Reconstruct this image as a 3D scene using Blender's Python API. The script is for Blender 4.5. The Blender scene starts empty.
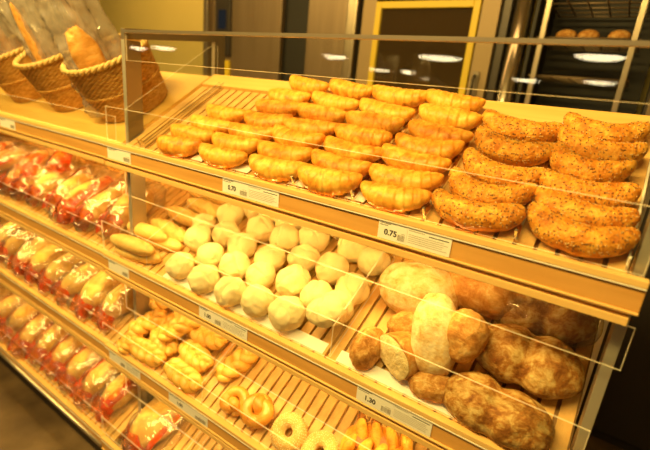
import bpy, math, random
from mathutils import Matrix, Vector, noise
sin, cos, pi = math.sin, math.cos, math.pi
C = bpy.context.scene.collection
Z0 = 1.34                      # height of the top shelf's front edge above the floor
T = Matrix.Translation
def RX(a): return Matrix.Rotation(a, 4, 'X')
def RY(a): return Matrix.Rotation(a, 4, 'Y')
def RZ(a): return Matrix.Rotation(a, 4, 'Z')

# ------------------------------------------------------------------ materials
def new_mat(name):
    m = bpy.data.materials.new(name); m.use_nodes = True
    nt = m.node_tree
    for n in list(nt.nodes): nt.nodes.remove(n)
    out = nt.nodes.new('ShaderNodeOutputMaterial')
    return m, nt, out
def N(nt, t, **kw):
    n = nt.nodes.new(t)
    for k, v in kw.items():
        if k in n.inputs: n.inputs[k].default_value = v
        else: setattr(n, k, v)
    return n
def rgba(c): return (c[0], c[1], c[2], 1)
def ramp(nt, stops):
    r = nt.nodes.new('ShaderNodeValToRGB'); e = r.color_ramp.elements
    while len(e) < len(stops): e.new(0.5)
    for i, (p, c) in enumerate(stops): e[i].position = p; e[i].color = rgba(c)
    return r
def simple(name, col, rough=.5, metal=0, spec=.5):
    m, nt, out = new_mat(name)
    b = N(nt, 'ShaderNodeBsdfPrincipled', Roughness=rough, Metallic=metal)
    b.inputs['Base Color'].default_value = rgba(col)
    b.inputs['Specular IOR Level'].default_value = spec
    nt.links.new(b.outputs[0], out.inputs[0]); return m
def noisy(name, stops, scale=8, stretch=(1, 1, 1), rough=.5, detail=5, bump=0, bscale=None, metal=0, spec=.4, dist=0, sss=0, coat=0, nrough=.5):
    m, nt, out = new_mat(name)
    tc = N(nt, 'ShaderNodeTexCoord'); mp = N(nt, 'ShaderNodeMapping')
    mp.inputs['Scale'].default_value = stretch
    oi = N(nt, 'ShaderNodeObjectInfo')
    add = N(nt, 'ShaderNodeVectorMath', operation='ADD')
    mul = N(nt, 'ShaderNodeMath', operation='MULTIPLY'); mul.inputs[1].default_value = 17.0
    nt.links.new(oi.outputs['Random'], mul.inputs[0])
    nt.links.new(tc.outputs['Object'], add.inputs[0]); nt.links.new(mul.outputs[0], add.inputs[1])
    nt.links.new(add.outputs[0], mp.inputs[0])
    no = N(nt, 'ShaderNodeTexNoise', Scale=scale, Detail=detail, Distortion=dist, Roughness=nrough)
    nt.links.new(mp.outputs[0], no.inputs['Vector'])
    r = ramp(nt, stops); nt.links.new(no.outputs['Fac'], r.inputs[0])
    b = N(nt, 'ShaderNodeBsdfPrincipled', Roughness=rough, Metallic=metal)
    b.inputs['Specular IOR Level'].default_value = spec
    if coat: b.inputs['Coat Weight'].default_value = coat; b.inputs['Coat Roughness'].default_value = .25
    nt.links.new(r.outputs[0], b.inputs['Base Color'])
    if bump:
        n2 = N(nt, 'ShaderNodeTexNoise', Scale=bscale or scale * 4, Detail=6)
        nt.links.new(mp.outputs[0], n2.inputs['Vector'])
        bp = N(nt, 'ShaderNodeBump', Strength=bump, Distance=.004)
        nt.links.new(n2.outputs['Fac'], bp.inputs['Height']); nt.links.new(bp.outputs[0], b.inputs['Normal'])
    nt.links.new(b.outputs[0], out.inputs[0]); return m
def glass_mat(name, tint=(1, 1, 1), ior=1.45, haze=0.0, hazecol=(1, 1, 1), rough=0.0, bump=0, bscale=60):
    m, nt, out = new_mat(name)
    tr = N(nt, 'ShaderNodeBsdfTransparent'); tr.inputs[0].default_value = rgba(tint)
    gl = N(nt, 'ShaderNodeBsdfGlossy', Roughness=rough)
    f0 = ((ior - 1) / (ior + 1)) ** 2                    # Schlick's Fresnel, the same from both sides of the thin sheet
    lw = N(nt, 'ShaderNodeLayerWeight', Blend=.5); pw = N(nt, 'ShaderNodeMath', operation='POWER'); pw.inputs[1].default_value = 5
    fr = N(nt, 'ShaderNodeMath', operation='MULTIPLY_ADD'); fr.inputs[1].default_value = 1 - f0; fr.inputs[2].default_value = f0
    nt.links.new(lw.outputs['Facing'], pw.inputs[0]); nt.links.new(pw.outputs[0], fr.inputs[0])
    mx = N(nt, 'ShaderNodeMixShader')
    if bump:
        no = N(nt, 'ShaderNodeTexNoise', Scale=bscale, Detail=3)
        tc = N(nt, 'ShaderNodeTexCoord'); nt.links.new(tc.outputs['Object'], no.inputs['Vector'])
        bp = N(nt, 'ShaderNodeBump', Strength=bump, Distance=.01)
        nt.links.new(no.outputs['Fac'], bp.inputs['Height'])
        nt.links.new(bp.outputs[0], gl.inputs['Normal']); nt.links.new(bp.outputs[0], lw.inputs['Normal'])
    base = tr.outputs[0]
    if haze:
        df = N(nt, 'ShaderNodeBsdfDiffuse'); df.inputs[0].default_value = rgba(hazecol)
        m2 = N(nt, 'ShaderNodeMixShader', Fac=haze)
        nt.links.new(tr.outputs[0], m2.inputs[1]); nt.links.new(df.outputs[0], m2.inputs[2]); base = m2.outputs[0]
    nt.links.new(fr.outputs[0], mx.inputs[0]); nt.links.new(base, mx.inputs[1]); nt.links.new(gl.outputs[0], mx.inputs[2])
    nt.links.new(mx.outputs[0], out.inputs[0]); return m
def emit(name, col, s):
    m, nt, out = new_mat(name); e = N(nt, 'ShaderNodeEmission', Strength=s)
    e.inputs[0].default_value = rgba(col); nt.links.new(e.outputs[0], out.inputs[0]); return m

WOODX = (.6, 9, 9)
M = {}
M['fascia'] = noisy('fascia_wood', [(.3, (.62, .31, .075)), (.7, (.74, .40, .11))], 6, WOODX, .38, 4, spec=.35)
M['trim'] = noisy('trim_wood', [(.3, (.80, .50, .16)), (.7, (.88, .58, .21))], 6, WOODX, .33, 4, spec=.4)
M['slat'] = noisy('slat_wood', [(.3, (.62, .36, .11)), (.7, (.76, .48, .17))], 7, (8, .7, 8), .42, 4, spec=.35)
M['tray_back'] = noisy('tray_board_wood', [(.3, (.78, .47, .13)), (.7, (.85, .55, .18))], 6, WOODX, .4, 4)
M['under'] = simple('dark_under_board', (.30, .17, .06), .6)  # darker wood tone of the board below the slats
M['counter'] = noisy('counter_laminate', [(.3, (.76, .47, .11)), (.7, (.81, .52, .14))], 4, (1, 4, 4), .35, 3)
M['rail'] = simple('price_rail_plastic', (.93, .88, .74), .2)
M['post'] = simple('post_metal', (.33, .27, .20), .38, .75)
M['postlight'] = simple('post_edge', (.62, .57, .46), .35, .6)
M['steel'] = noisy('brushed_steel', [(.3, (.32, .26, .19)), (.7, (.40, .33, .25))], 3, (14, 14, .5), .33, 4, metal=.85)
M['steel_mid'] = noisy('dull_steel', [(.3, (.22, .155, .10)), (.7, (.26, .19, .125))], 3, (10, 10, .6), .42, 3, metal=.55)
M['chrome'] = simple('chrome', (.75, .72, .66), .16, 1)
M['black'] = simple('black_gap', (.012, .01, .009), .6)
M['darkmetal'] = simple('dark_metal', (.06, .05, .045), .4, .5)
M['yellow'] = simple('yellow_frame', (.72, .52, .03), .45)
M['cream_panel'] = simple('cream_panel', (.34, .24, .13), .5, .2)
M['glass'] = glass_mat('clear_pane', (.97, .975, .965), 1.42)
M['edge'] = None
m, nt, out = new_mat('pane_edge')
tr = N(nt, 'ShaderNodeBsdfTransparent'); df = N(nt, 'ShaderNodeBsdfDiffuse'); tl = N(nt, 'ShaderNodeBsdfTranslucent')
df.inputs[0].default_value = tl.inputs[0].default_value = (.95, .92, .8, 1)  # bright diffuse tone imitates light gathered in the glass edges
a1 = N(nt, 'ShaderNodeAddShader'); mx = N(nt, 'ShaderNodeMixShader', Fac=.33)
nt.links.new(df.outputs[0], a1.inputs[0]); nt.links.new(tl.outputs[0], a1.inputs[1])
nt.links.new(tr.outputs[0], mx.inputs[1]); nt.links.new(a1.outputs[0], mx.inputs[2]); nt.links.new(mx.outputs[0], out.inputs[0])
M['edge'] = m
M['ovenglass'] = glass_mat('oven_pane', (.45, .38, .30), 2.1, .10, (.45, .30, .15))  # brown haze in the colour stands in for the shop's reflection
M['film'] = glass_mat('bag_film', (.96, .955, .94), 2.1, .045, (1, .95, .86), .07, .7, 30)
M['sleeve'] = glass_mat('sleeve_film', (.92, .90, .88), 1.9, .34, (.74, .66, .58), .14, .8, 18)
M['wrap'] = glass_mat('cling_wrap', (.93, .92, .9), 1.5, .03, (1, .95, .85), .06, .25, 18)
m, nt, out = new_mat('red_print')                       # red ink on clear film: half see-through, glossy
b_ = N(nt, 'ShaderNodeBsdfPrincipled', Roughness=.2); b_.inputs['Base Color'].default_value = (.62, .075, .022, 1)
t_ = N(nt, 'ShaderNodeBsdfTransparent'); t_.inputs[0].default_value = (1, .62, .45, 1)
no = N(nt, 'ShaderNodeTexNoise', Scale=14, Detail=3); tc = N(nt, 'ShaderNodeTexCoord'); nt.links.new(tc.outputs['Object'], no.inputs['Vector'])
rp = ramp(nt, [(.42, (.08, .08, .08)), (.62, (.70, .70, .70))]); nt.links.new(no.outputs['Fac'], rp.inputs[0])
mx = N(nt, 'ShaderNodeMixShader'); nt.links.new(rp.outputs[0], mx.inputs[0]); nt.links.new(t_.outputs[0], mx.inputs[1]); nt.links.new(b_.outputs[0], mx.inputs[2])
nt.links.new(mx.outputs[0], out.inputs[0]); M['red'] = m
M['white'] = simple('white_card', (.92, .89, .80), .6); M['paper'] = simple('glare_white', (.95, .95, .95), .35)  # the second white imitates glare at the front of the second shelf
M['ink'] = simple('ink', (.06, .045, .04), .7)
M['inkgrey'] = simple('grey_ink', (.40, .35, .28), .7)
M['wall'] = noisy('wall_paint', [(.35, (.62, .50, .17)), (.65, (.68, .55, .20))], 1.2, (1, 1, 1), .8, 4)
M['ceiling'] = simple('ceiling_paint', (.55, .48, .38), .9)
M['floor'] = noisy('stone_floor', [(.30, (.055, .032, .015)), (.55, (.125, .078, .038)), (.75, (.21, .135, .07))], 5, (1, 1, 1), .55, 9, bump=.15, bscale=30, spec=.3)
M['plinth'] = simple('dark_plinth', (.03, .022, .015), .5)
M['brass'] = simple('kick_rail_metal', (.62, .54, .42), .28, .9)
def bread(name, stops, scale, bump=.35, bscale=140, rough=.5, dist=.4, spec=.35, coat=0):
    return noisy(name, stops, scale, (1, 1, 1), rough, 8, bump, bscale, 0, spec, dist, 0, coat, .68)
M['croissant'] = bread('croissant_crust', [(.34, (.66, .21, .015)), (.5, (.86, .40, .045)), (.66, (.95, .58, .11))], 34, .30, 120, .40, .8)
M['croissant_dark'] = bread('dark_croissant_crust', [(.34, (.54, .15, .010)), (.5, (.78, .31, .030)), (.66, (.92, .50, .08))], 34, .30, 120, .40, .8)
M['korn'] = bread('seeded_crust', [(.36, (.50, .15, .010)), (.5, (.74, .29, .026)), (.64, (.90, .50, .075))], 40, .9, 170, .55, .6)
M['bun'] = bread('floury_roll_crust', [(.28, (.84, .56, .16)), (.45, (.92, .74, .36)), (.68, (.97, .87, .60))], 30, .5, 150, .65, .5, .2)
M['roll'] = bread('long_roll_crust', [(.28, (.70, .40, .09)), (.5, (.80, .52, .16)), (.72, (.87, .63, .25))], 18, .25, 120, .45, .4)
M['zopf'] = bread('glazed_plait_crust', [(.28, (.66, .28, .035)), (.5, (.84, .47, .09)), (.75, (.92, .62, .18))], 20, .15, 120, .26, .6, .5, .25)
M['knot'] = bread('brown_glazed_crust', [(.28, (.46, .15, .015)), (.5, (.70, .29, .04)), (.75, (.85, .45, .09))], 22, .15, 120, .22, .6, .5, .3)
M['loafpale'] = bread('floured_loaf_crust', [(.34, (.62, .33, .09)), (.46, (.78, .55, .24)), (.62, (.90, .75, .45))], 34, .6, 110, .7, .3, .2)
M['loafbrown'] = bread('brown_loaf_crust', [(.36, (.36, .14, .03)), (.48, (.52, .24, .055)), (.58, (.66, .38, .12)), (.72, (.80, .60, .28))], 32, .7, 120, .62, .4, .25)
M['loafdark'] = bread('dark_floured_crust', [(.36, (.21, .075, .014)), (.46, (.36, .155, .030)), (.53, (.50, .29, .085)), (.66, (.68, .50, .20))], 34, .8, 120, .6, .4, .25)
M['crumb'] = bread('bread_crumb', [(.3, (.72, .50, .20)), (.55, (.88, .70, .38)), (.75, (.93, .80, .52))], 60, .9, 160, .85, .3, .1)
M['bagloaf'] = bread('bagged_loaf_crust', [(.32, (.52, .25, .035)), (.5, (.74, .43, .09)), (.68, (.88, .62, .20))], 16, .3, 120, .5, .6)
M['baguette'] = bread('baguette_crust', [(.28, (.48, .19, .03)), (.5, (.70, .34, .07)), (.74, (.85, .55, .2))], 24, .4, 120, .5, .6)
M['sesame'] = simple('sesame_seed', (.90, .76, .46), .5)
M['bagel'] = bread('bagel_crust', [(.3, (.66, .36, .09)), (.7, (.82, .54, .2))], 30, .3, 120, .45)
M['seed_dark'] = simple('linseed', (.16, .065, .02), .4)
M['seed_pale'] = simple('pale_seed', (.82, .58, .24), .5)
M['ham'] = bread('ham_filling', [(.3, (.45, .10, .03)), (.7, (.66, .25, .08))], 30, .2, 90, .35)
M['burnt'] = bread('browned_tip', [(.3, (.20, .06, .012)), (.7, (.42, .17, .04))], 30, .2, 90, .4)
M['wicker'] = noisy('wicker_weave', [(.3, (.48, .22, .04)), (.5, (.66, .35, .08)), (.75, (.80, .48, .14))], 45, (1, 1, 3), .5, 4, .12, 200)
M['wicker_pale'] = noisy('pale_wicker', [(.3, (.62, .40, .12)), (.7, (.80, .58, .24))], 60, (1, 1, 1), .5, 4, .3, 200)
M['lamp'] = emit('lamp_glow', (1, .80, .45), 30)
M['tube'] = emit('tube_glow', (1, .70, .20), 54)
M['cord'] = simple('lamp_cord', (.05, .05, .05), .6)
M['screen'] = emit('oven_display', (.30, .32, .34), .05)

# ------------------------------------------------------------------ mesh building
class MB:
    def __init__(s): s.v = []; s.f = []; s.m = []
    def add(s, verts, faces, mi=0, M4=None):
        o = len(s.v)
        s.v += [tuple(M4 @ Vector(p)) if M4 else tuple(p) for p in verts]
        for f in faces: s.f.append(tuple(i + o for i in f)); s.m.append(mi)
        return s
    def box(s, x0, x1, y0, y1, z0, z1, mi=0, M4=None, face_m=None):
        v = [(x, y, z) for x in (x0, x1) for y in (y0, y1) for z in (z0, z1)]
        f = [(0, 1, 3, 2), (4, 6, 7, 5), (0, 4, 5, 1), (2, 3, 7, 6), (0, 2, 6, 4), (1, 5, 7, 3)]   # -x +x -y +y -z +z
        if face_m is None: return s.add(v, f, mi, M4)
        o = len(s.v); s.v += [tuple(M4 @ Vector(p)) if M4 else p for p in v]
        for k, q in enumerate(f): s.f.append(tuple(i + o for i in q)); s.m.append(face_m[k])
        return s
    def grid(s, nu, nv, fn, cu=False, cv=False, mi=0, cap=False):
        o = len(s.v)
        for i in range(nu):
            for j in range(nv): s.v.append(tuple(fn(i / (nu if cu else nu - 1), j / (nv if cv else nv - 1))))
        for i in range(nu if cu else nu - 1):
            for j in range(nv if cv else nv - 1):
                a = i * nv + j; b = i * nv + (j + 1) % nv; c = ((i + 1) % nu) * nv + (j + 1) % nv; d = ((i + 1) % nu) * nv + j
                s.f.append((o + a, o + d, o + c, o + b)); s.m.append(mi)
        if cap and cv and not cu:
            s.f.append(tuple(o + j for j in range(nv))); s.m.append(mi)
            s.f.append(tuple(o + (nu - 1) * nv + j for j in reversed(range(nv)))); s.m.append(mi)
        return s
    def tube(s, pts, rad, n=10, mi=0, closed=False):
        pts = [Vector(p) for p in pts]; L = len(pts)
        R = rad if isinstance(rad, (list, tuple)) else [rad] * L
        up = Vector((0, 0, 1)); fr = []
        for i in range(L):
            a = pts[(i - 1) % L if closed else max(i - 1, 0)]; b = pts[(i + 1) % L if closed else min(i + 1, L - 1)]
            t = (b - a).normalized()
            if i == 0: u = t.cross(up if abs(t.z) < .9 else Vector((1, 0, 0))).normalized()
            else: u = (fr[-1][0] - t * fr[-1][0].dot(t)).normalized()
            fr.append((u, t.cross(u)))
        def fn(a, b):
            i = round(a * (L if closed else L - 1)) % L; u, w = fr[i]
            return pts[i] + (u * cos(2 * pi * b) + w * sin(2 * pi * b)) * R[i]
        return s.grid(L, n, fn, closed, True, mi, not closed)
    def prism_x(s, x0, x1, prof, mi=0):                 # profile in (y, z), extruded along x
        n = len(prof)
        v = [(x0, y, z) for y, z in prof] + [(x1, y, z) for y, z in prof]
        f = [tuple(range(n)), tuple(reversed(range(n, 2 * n)))] + [(i, i + n, (i + 1) % n + n, (i + 1) % n) for i in range(n)]
        return s.add(v, f, mi)
    def mesh(s, name, mats, smooth=True):
        me = bpy.data.meshes.new(name); me.from_pydata(s.v, [], s.f)
        for q in mats: me.materials.append(q)
        for p, k in zip(me.polygons, s.m): p.material_index = k; p.use_smooth = smooth
        me.validate(); me.update()
        import bmesh
        b = bmesh.new(); b.from_mesh(me); bmesh.ops.recalc_face_normals(b, faces=b.faces); b.to_mesh(me); b.free()
        return me
def mesh_obj(name, me, parent=None, mat4=None):
    o = bpy.data.objects.new(name, me); C.objects.link(o)
    if parent is not None: o.parent = parent
    if mat4 is not None: o.matrix_local = mat4
    return o
def obj(name, mb, mats, parent=None, mat4=None, smooth=True, bevel=0):
    if not isinstance(mats, (list, tuple)): mats = [mats]
    o = mesh_obj(name, mb.mesh(name, mats, smooth), parent, mat4)
    if bevel:
        b = o.modifiers.new('bevel', 'BEVEL'); b.width = bevel; b.segments = 2; b.limit_method = 'ANGLE'
    return o
def tag(o, label, cat, group=None):
    o['label'] = label; o['category'] = cat
    if group: o['group'] = group
    return o
def thing(name, label, cat, mat4=Matrix(), group=None):
    o = bpy.data.objects.new(name, None); C.objects.link(o); o.empty_display_size = .03
    o.matrix_world = mat4; return tag(o, label, cat, group)
def struct(o): o['kind'] = 'structure'; return o
def dup(root, mat4, label):
    r = root.copy(); C.objects.link(r); r.matrix_world = mat4; r['label'] = label
    for ch in list(root.children):
        c = ch.copy(); C.objects.link(c); c.parent = r; c.matrix_local = ch.matrix_local.copy()
    return r
ORD = ['front', 'second', 'third', 'fourth', 'fifth', 'sixth', 'seventh', 'eighth', 'ninth', 'tenth', 'eleventh']
NTH = ['first', 'second', 'third', 'fourth', 'fifth', 'sixth', 'seventh', 'eighth', 'ninth', 'tenth', 'eleventh']

# ------------------------------------------------------------------ shelf frames
SH = {1: (0, 0, .56), 2: (-.026, -.392, .50), 3: (-.043, -.757, .52), 4: (-.086, -1.164, .52)}
DROP = .006
def frame(k):
    y, z, t = SH[k]; return T((0, y, z + Z0)) @ RX(t)
def spot(k, X, s, h=0.0, yaw=0.0): return frame(k) @ T((X, s, h - DROP)) @ RZ(math.radians(yaw))
W = 1.5
FH = .0596

# ------------------------------------------------------------------ the room
def slab(name, *a, m): return struct(obj(name, MB().box(*a), m, smooth=False))
slab('floor', -11, 4.5, -11, 2.2, -.1, 0, m=M['floor'])
slab('wall_back', -11, 4.5, 2.2, 2.3, 0, 3, m=M['wall'])
slab('wall_left', -11.1, -11, -11, 2.2, 0, 3, m=M['wall'])
slab('wall_right', 4.5, 4.6, -11, 2.2, 0, 3, m=M['wall'])
slab('wall_front', -11, 4.5, -11.1, -11, 0, 3, m=M['wall'])
slab('ceiling', -11, 4.5, -11, 2.2, 3, 3.1, m=M['ceiling'])

# ------------------------------------------------------------------ display cases
def pane(x0, x1, y, z0, z1, th=.004, c=.0011):
    """upright pane facing the customer: clear faces, edges paled to imitate light caught in the glass, with a small chamfer"""
    z0 += Z0; z1 += Z0; b = MB()
    def ring(yy, k): return [(x0 + k, yy, z0 + k), (x1 - k, yy, z0 + k), (x1 - k, yy, z1 - k), (x0 + k, yy, z1 - k)]
    v = ring(y, c) + ring(y + c, 0) + ring(y + th - c, 0) + ring(y + th, c)
    f = [(0, 1, 2, 3), (15, 14, 13, 12)]
    for r_ in range(3):
        for i in range(4): f.append((r_ * 4 + i, r_ * 4 + (i + 1) % 4, r_ * 4 + 4 + (i + 1) % 4, r_ * 4 + 4 + i))
    b.add(v, f)
    for i in range(2, len(f)): b.m[i] = 1
    return b
def shelf_boards(case, k, x0, x1, slats, s_end=.452, s_slat=.38):
    """sloping tray: under board, slats front to back, plain strip at the back"""
    inv = Matrix()
    b = MB(); y, z, t = SH[k]; F = frame(k)
    if slats:
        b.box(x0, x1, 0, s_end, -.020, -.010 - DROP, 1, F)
        n = int((x1 - x0) / .0355); w = (x1 - x0) / n
        for i in range(n): b.box(x0 + i * w + .004, x0 + (i + 1) * w - .004, .001, s_slat, -.0099 - DROP, -DROP, 0, F)
        b.box(x0, x1, s_slat + .001, s_end, -.0098 - DROP, .004, 2, F)
    else: b.box(x0, x1, 0, s_end, -.020, -DROP, 0, F)
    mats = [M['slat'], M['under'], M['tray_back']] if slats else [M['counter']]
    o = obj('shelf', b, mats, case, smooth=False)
    return o
def front_boards(sh, k, x0, x1, dy=0.0, valance=True):
    y, z, t = SH[k]; y += dy; z += Z0
    b = MB()
    b.box(x0, x1, y - .018, y, z - .012, z, 1)                        # light top moulding
    b.box(x0, x1, y - .0145, y - .001, z - FH + .005, z - .0121, 0)   # fascia face
    b.box(x0, x1, y - .018, y - .001, z - FH, z - FH + .0049, 1)      # bottom lip
    obj('fascia', b, [M['fascia'], M['trim']], sh, smooth=False, bevel=.0015)
    r = MB().box(x0 + .001, x1 - .001, y - .0185, y - .0165, z - .0148, z - .0125)
    obj('price_rail', r, M['rail'], sh, smooth=False)
    if valance:
        v = MB().box(x0 + .004, x1 - .010, y - .0165, y + .006, z - FH - .022, z - FH - .008)
        v.box(x0 + .004, x1 - .012, y - .004, y + .004, z - FH - .0081, z - FH + .002)
        obj('valance', v, M['trim'], sh, smooth=False, bevel=.001)
    return y, z
main = thing('display_case', 'slatted bakery display case holding loose croissants, rolls and loaves', 'display case', T((.75, .2, 0)))
side = thing('display_case', 'long bakery shelf unit with wicker baskets on top and bagged breads below', 'display case', T((-1, .2, 0)))
def reparent(case):
    inv = case.matrix_world.inverted()
    for ch in case.children: ch.matrix_local = inv
guards = {1: (.001, 0, .1115, -.010, 1.492), 2: (-.026, -.392, -.284, -.032, 1.490), 3: (-.043, -.757, -.690, -.042, 1.490), 4: (-.086, -1.164, -1.09, -.02, 1.49)}
hangs = {2: (-.002, -.086, -.168, .088, 1.504), 3: (-.022, -.478, -.587, .088, 1.504), 4: (-.04, -.84, -.935, .088, 1.50)}
for k in (1, 2, 3, 4):
    sh = shelf_boards(main, k, .088, 1.474, True)
    front_boards(sh, k, 0, W, 0, k < 4)
    y, z0, z1, x0, x1 = guards[k]
    obj('guard_glass', pane(x0, x1, y + .0005, z0 + .001, z1), [M['glass'], M['edge']], sh, smooth=False)
    if k in hangs:
        y, z0, z1, x0, x1 = hangs[k]
        obj('hanging_glass', pane(x0, x1, y + .001, z1, z0), [M['glass'], M['edge']], sh, smooth=False)
    if k < 4:                                                       # lamp tubes tucked behind the valance light the shelf below
        y, z, t = SH[k]
        for xa, xb in ((.12, .47), (.50, .85), (.88, 1.25)):
            tb = MB().tube([(xa, y + .032, z + Z0 - .060), (xb, y + .032, z + Z0 - .060)], .0065, 8)
            obj('lamp_tube', tb, M['tube'], sh)
    sh_l = shelf_boards(side, k, -2.2, .060, k > 1)
    front_boards(sh_l, k, -2.2, -.002, .004, k < 4)
    gz = {1: .082, 2: -.315, 3: -.69, 4: -1.10}[k]
    gx = {1: .030, 2: -.04, 3: -.045, 4: -.03}[k]
    obj('guard_glass', pane(-2.2, gx, SH[k][0] + .010, SH[k][1] + .002, gz), [M['glass'], M['edge']], sh_l, smooth=False)
    if k < 4:
        for xa, xb in ((-1.28, -.98), (-.84, -.54), (-.38, -.08)):
            tb = MB().tube([(xa, SH[k][0] + .036, SH[k][1] + Z0 - .060), (xb, SH[k][0] + .036, SH[k][1] + Z0 - .060)], .0065, 8)
            obj('lamp_tube', tb, M['tube'], sh_l)
def end_frame(x0, x1):
    b = MB()
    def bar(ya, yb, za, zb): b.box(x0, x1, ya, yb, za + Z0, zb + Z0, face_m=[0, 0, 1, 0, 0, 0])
    bar(.022, .078, -1.25, .318); bar(.385, .435, -1.25, .362)
    b.prism_x(x0, x1, [(.022, .3185 + Z0), (.022, .350 + Z0), (.435, .394 + Z0), (.435, .3625 + Z0)])
    return b
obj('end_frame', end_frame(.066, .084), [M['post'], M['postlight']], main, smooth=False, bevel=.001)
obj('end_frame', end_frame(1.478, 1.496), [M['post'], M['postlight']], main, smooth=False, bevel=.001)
obj('top_rail', MB().box(.085, 1.477, .020, .032, .338 + Z0, .346 + Z0), M['post'], main, smooth=False)
obj('top_glass', pane(.085, 1.4775, .024, .258, .338), [M['glass'], M['edge']], main, smooth=False)
e = MB(); pr = [(.012, .0), (.012, .110), (.37, .345), (.395, .345), (.395, .24)]
e.prism_x(.0855, .0885, [(y, z + Z0) for y, z in pr])
for i, p in enumerate(e.f): e.m[i] = 0 if len(p) == 5 else 1
obj('end_glass', e, [M['glass'], M['edge']], main, smooth=False)
obj('back_panel', MB().box(.085, 1.477, .48, .492, .06, .225 + Z0), M['tray_back'], main, smooth=False)
obj('plinth', MB().box(.0, 1.5, -.060, .47, .0, -1.224 + Z0), M['plinth'], main, smooth=False)
obj('back_panel', MB().box(-2.2, .06, .48, .492, .06, .225 + Z0), M['tray_back'], side, smooth=False)
obj('plinth', MB().box(-2.2, -.002, -.066, .47, .0, -1.224 + Z0), M['plinth'], side, smooth=False)
kr = MB().tube([(-2.2, -.100, -1.212 + Z0), (-.004, -.100, -1.212 + Z0)], .009, 10)
obj('kick_rail', kr, M['brass'], side)
reparent(main); reparent(side)

# ------------------------------------------------------------------ dividers
def plexi(k, X, s1, h, label, hf=None):
    y, z, t = SH[k]; hf = hf or h
    front = [(.004, .002), (.004, hf)]
    pr = [(y + .006, z + .004), (y + .006, z + hf)]
    up = (cos(t), sin(t)); nn = (-sin(t), cos(t))
    p3 = (y + up[0] * s1 + nn[0] * h * .8, z + up[1] * s1 + nn[1] * h * .8); p4 = (y + up[0] * s1, z + up[1] * s1)
    pr += [p3, p4]
    b = MB(); b.prism_x(X - .0015, X + .0015, [(a, c + Z0) for a, c in pr])
    for i, f in enumerate(b.f): b.m[i] = 0 if i < 2 else 1
    return tag(obj('shelf_divider', b, [M['glass'], M['edge']], smooth=False), label, 'shelf divider', 'clear plastic shelf dividers')
plexi(2, .222, .36, .10, 'clear plastic divider between the long rolls and the round floury rolls', .10)
plexi(2, .955, .36, .10, 'clear plastic divider between the round floury rolls and the big loaves', .09)
plexi(3, .515, .36, .085, 'clear plastic divider between the plaited rolls and the glazed knots', .075)
plexi(4, .40, .36, .085, 'clear plastic divider on the bottom shelf beside the bagged loaf', .07)
for X, nm in ((.785, 'metal tray divider between the third and fourth croissant columns'), (.952, 'metal tray divider between the fourth and fifth croissant columns'), (1.12, 'metal tray divider between plain croissants and seeded crescents'), (1.296, 'metal tray divider between the two columns of seeded crescents'), (1.468, 'pale metal tray divider at the far end of the top tray beyond the seeded crescents'), (.165, 'thin metal rod on the empty slats, next to the end glass'), (.186, 'thin metal rod on the empty slats, next to the croissants')):
    w = .0045 if .2 < X < 1.4 else .002
    b = MB().box(X - w, X + w, .01, .40, .0005 - DROP, .012 - DROP, 0, frame(1))
    b.box(X - w * .5, X + w * .5, .01, .016, .012 - DROP, .03 - DROP, 0, frame(1))
    tag(obj('tray_divider', b, M['rail'] if X > 1.4 else M['chrome'], smooth=False), nm, 'tray divider', 'metal tray dividers on the top tray')

# ------------------------------------------------------------------ price labels
def text_mesh(txt, size, bold=0):
    cu = bpy.data.curves.new('txt', 'FONT'); cu.body = txt; cu.size = size; cu.offset = bold; cu.extrude = .00005
    o = bpy.data.objects.new('txt', cu); C.objects.link(o)
    dg = bpy.context.evaluated_depsgraph_get(); dg.update()
    me = bpy.data.meshes.new_from_object(o.evaluated_get(dg)); C.objects.unlink(o); bpy.data.objects.remove(o)
    me.materials.clear(); me.materials.append(M['ink']); return me
def price_card(k, X0, X1, price, label, dy=0.0, info=False, bar=True):
    y, z, t = SH[k]; y += dy; z0 = z + Z0 - FH + .006; H = FH - .0205; w = X1 - X0
    root = thing('price_label', label, 'price label', T((X0, y - .0150, z0)), 'price labels in the shelf rails')
    obj('card', MB().box(0, w, -.0012, 0, 0, H), M['white'], root, smooth=False)
    p = MB(); yy = -.0016
    q_ = MB()
    def ln(x0, x1, zz, h, mi): p.box(x0, x1, yy, -.0013, zz, zz + h, mi)
    R = random.Random(int(X0 * 1000) + k)
    if not info:
        ln(.003, w * .42, H * .86, .0012, 0); ln(.003, w * .34, H * .76, .0010, 0)
        if price:
            mb = text_mesh(price, .0170, .0006); t_ = mesh_obj('price', mb, root, T((w * .22, -.0014, H * .26)) @ RX(pi / 2))
        if bar:
            x = w * .70
            while x < w * .95:
                d = R.choice((.0005, .0009, .0013)); q_.box(x, x + d, yy, -.0013, H * .12, H * .44, 1); x += d + R.choice((.0006, .001))
        q_.box(w * .80, w * .94, yy, -.0013, H * .50, H * .50 + .0009, 1)
        if q_.v: obj('barcode', q_, [M['ink'], M['inkgrey']], root, smooth=False)
    else:
        ln(.003, w * .40, H * .82, .0012, 1); ln(w * .50, w * .95, H * .74, .0016, 0)
        for i in range(5): ln(.003, w * R.uniform(.80, .94), H * (.60 - i * .105), .0009, 1)
    obj('print', p, [M['ink'], M['inkgrey']], root, smooth=False)
    return root
price_card(1, .020, .150, '', 'small price label on the top shelf rail beside the grey post')
price_card(1, .566, .6585, '0.70', 'price label reading 0.70 below the second croissant column')
price_card(1, .6595, .761, '', 'wide text label just beside the 0.70 price label', 0, True)
price_card(1, 1.035, 1.100, '0.75', 'price label reading 0.75 below the last plain croissant column')
price_card(1, 1.1005, 1.192, '', 'wide text label just beside the 0.75 price label', 0, True)
price_card(2, .030, .150, '', 'price label on the second shelf rail below the long rolls')
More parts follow.
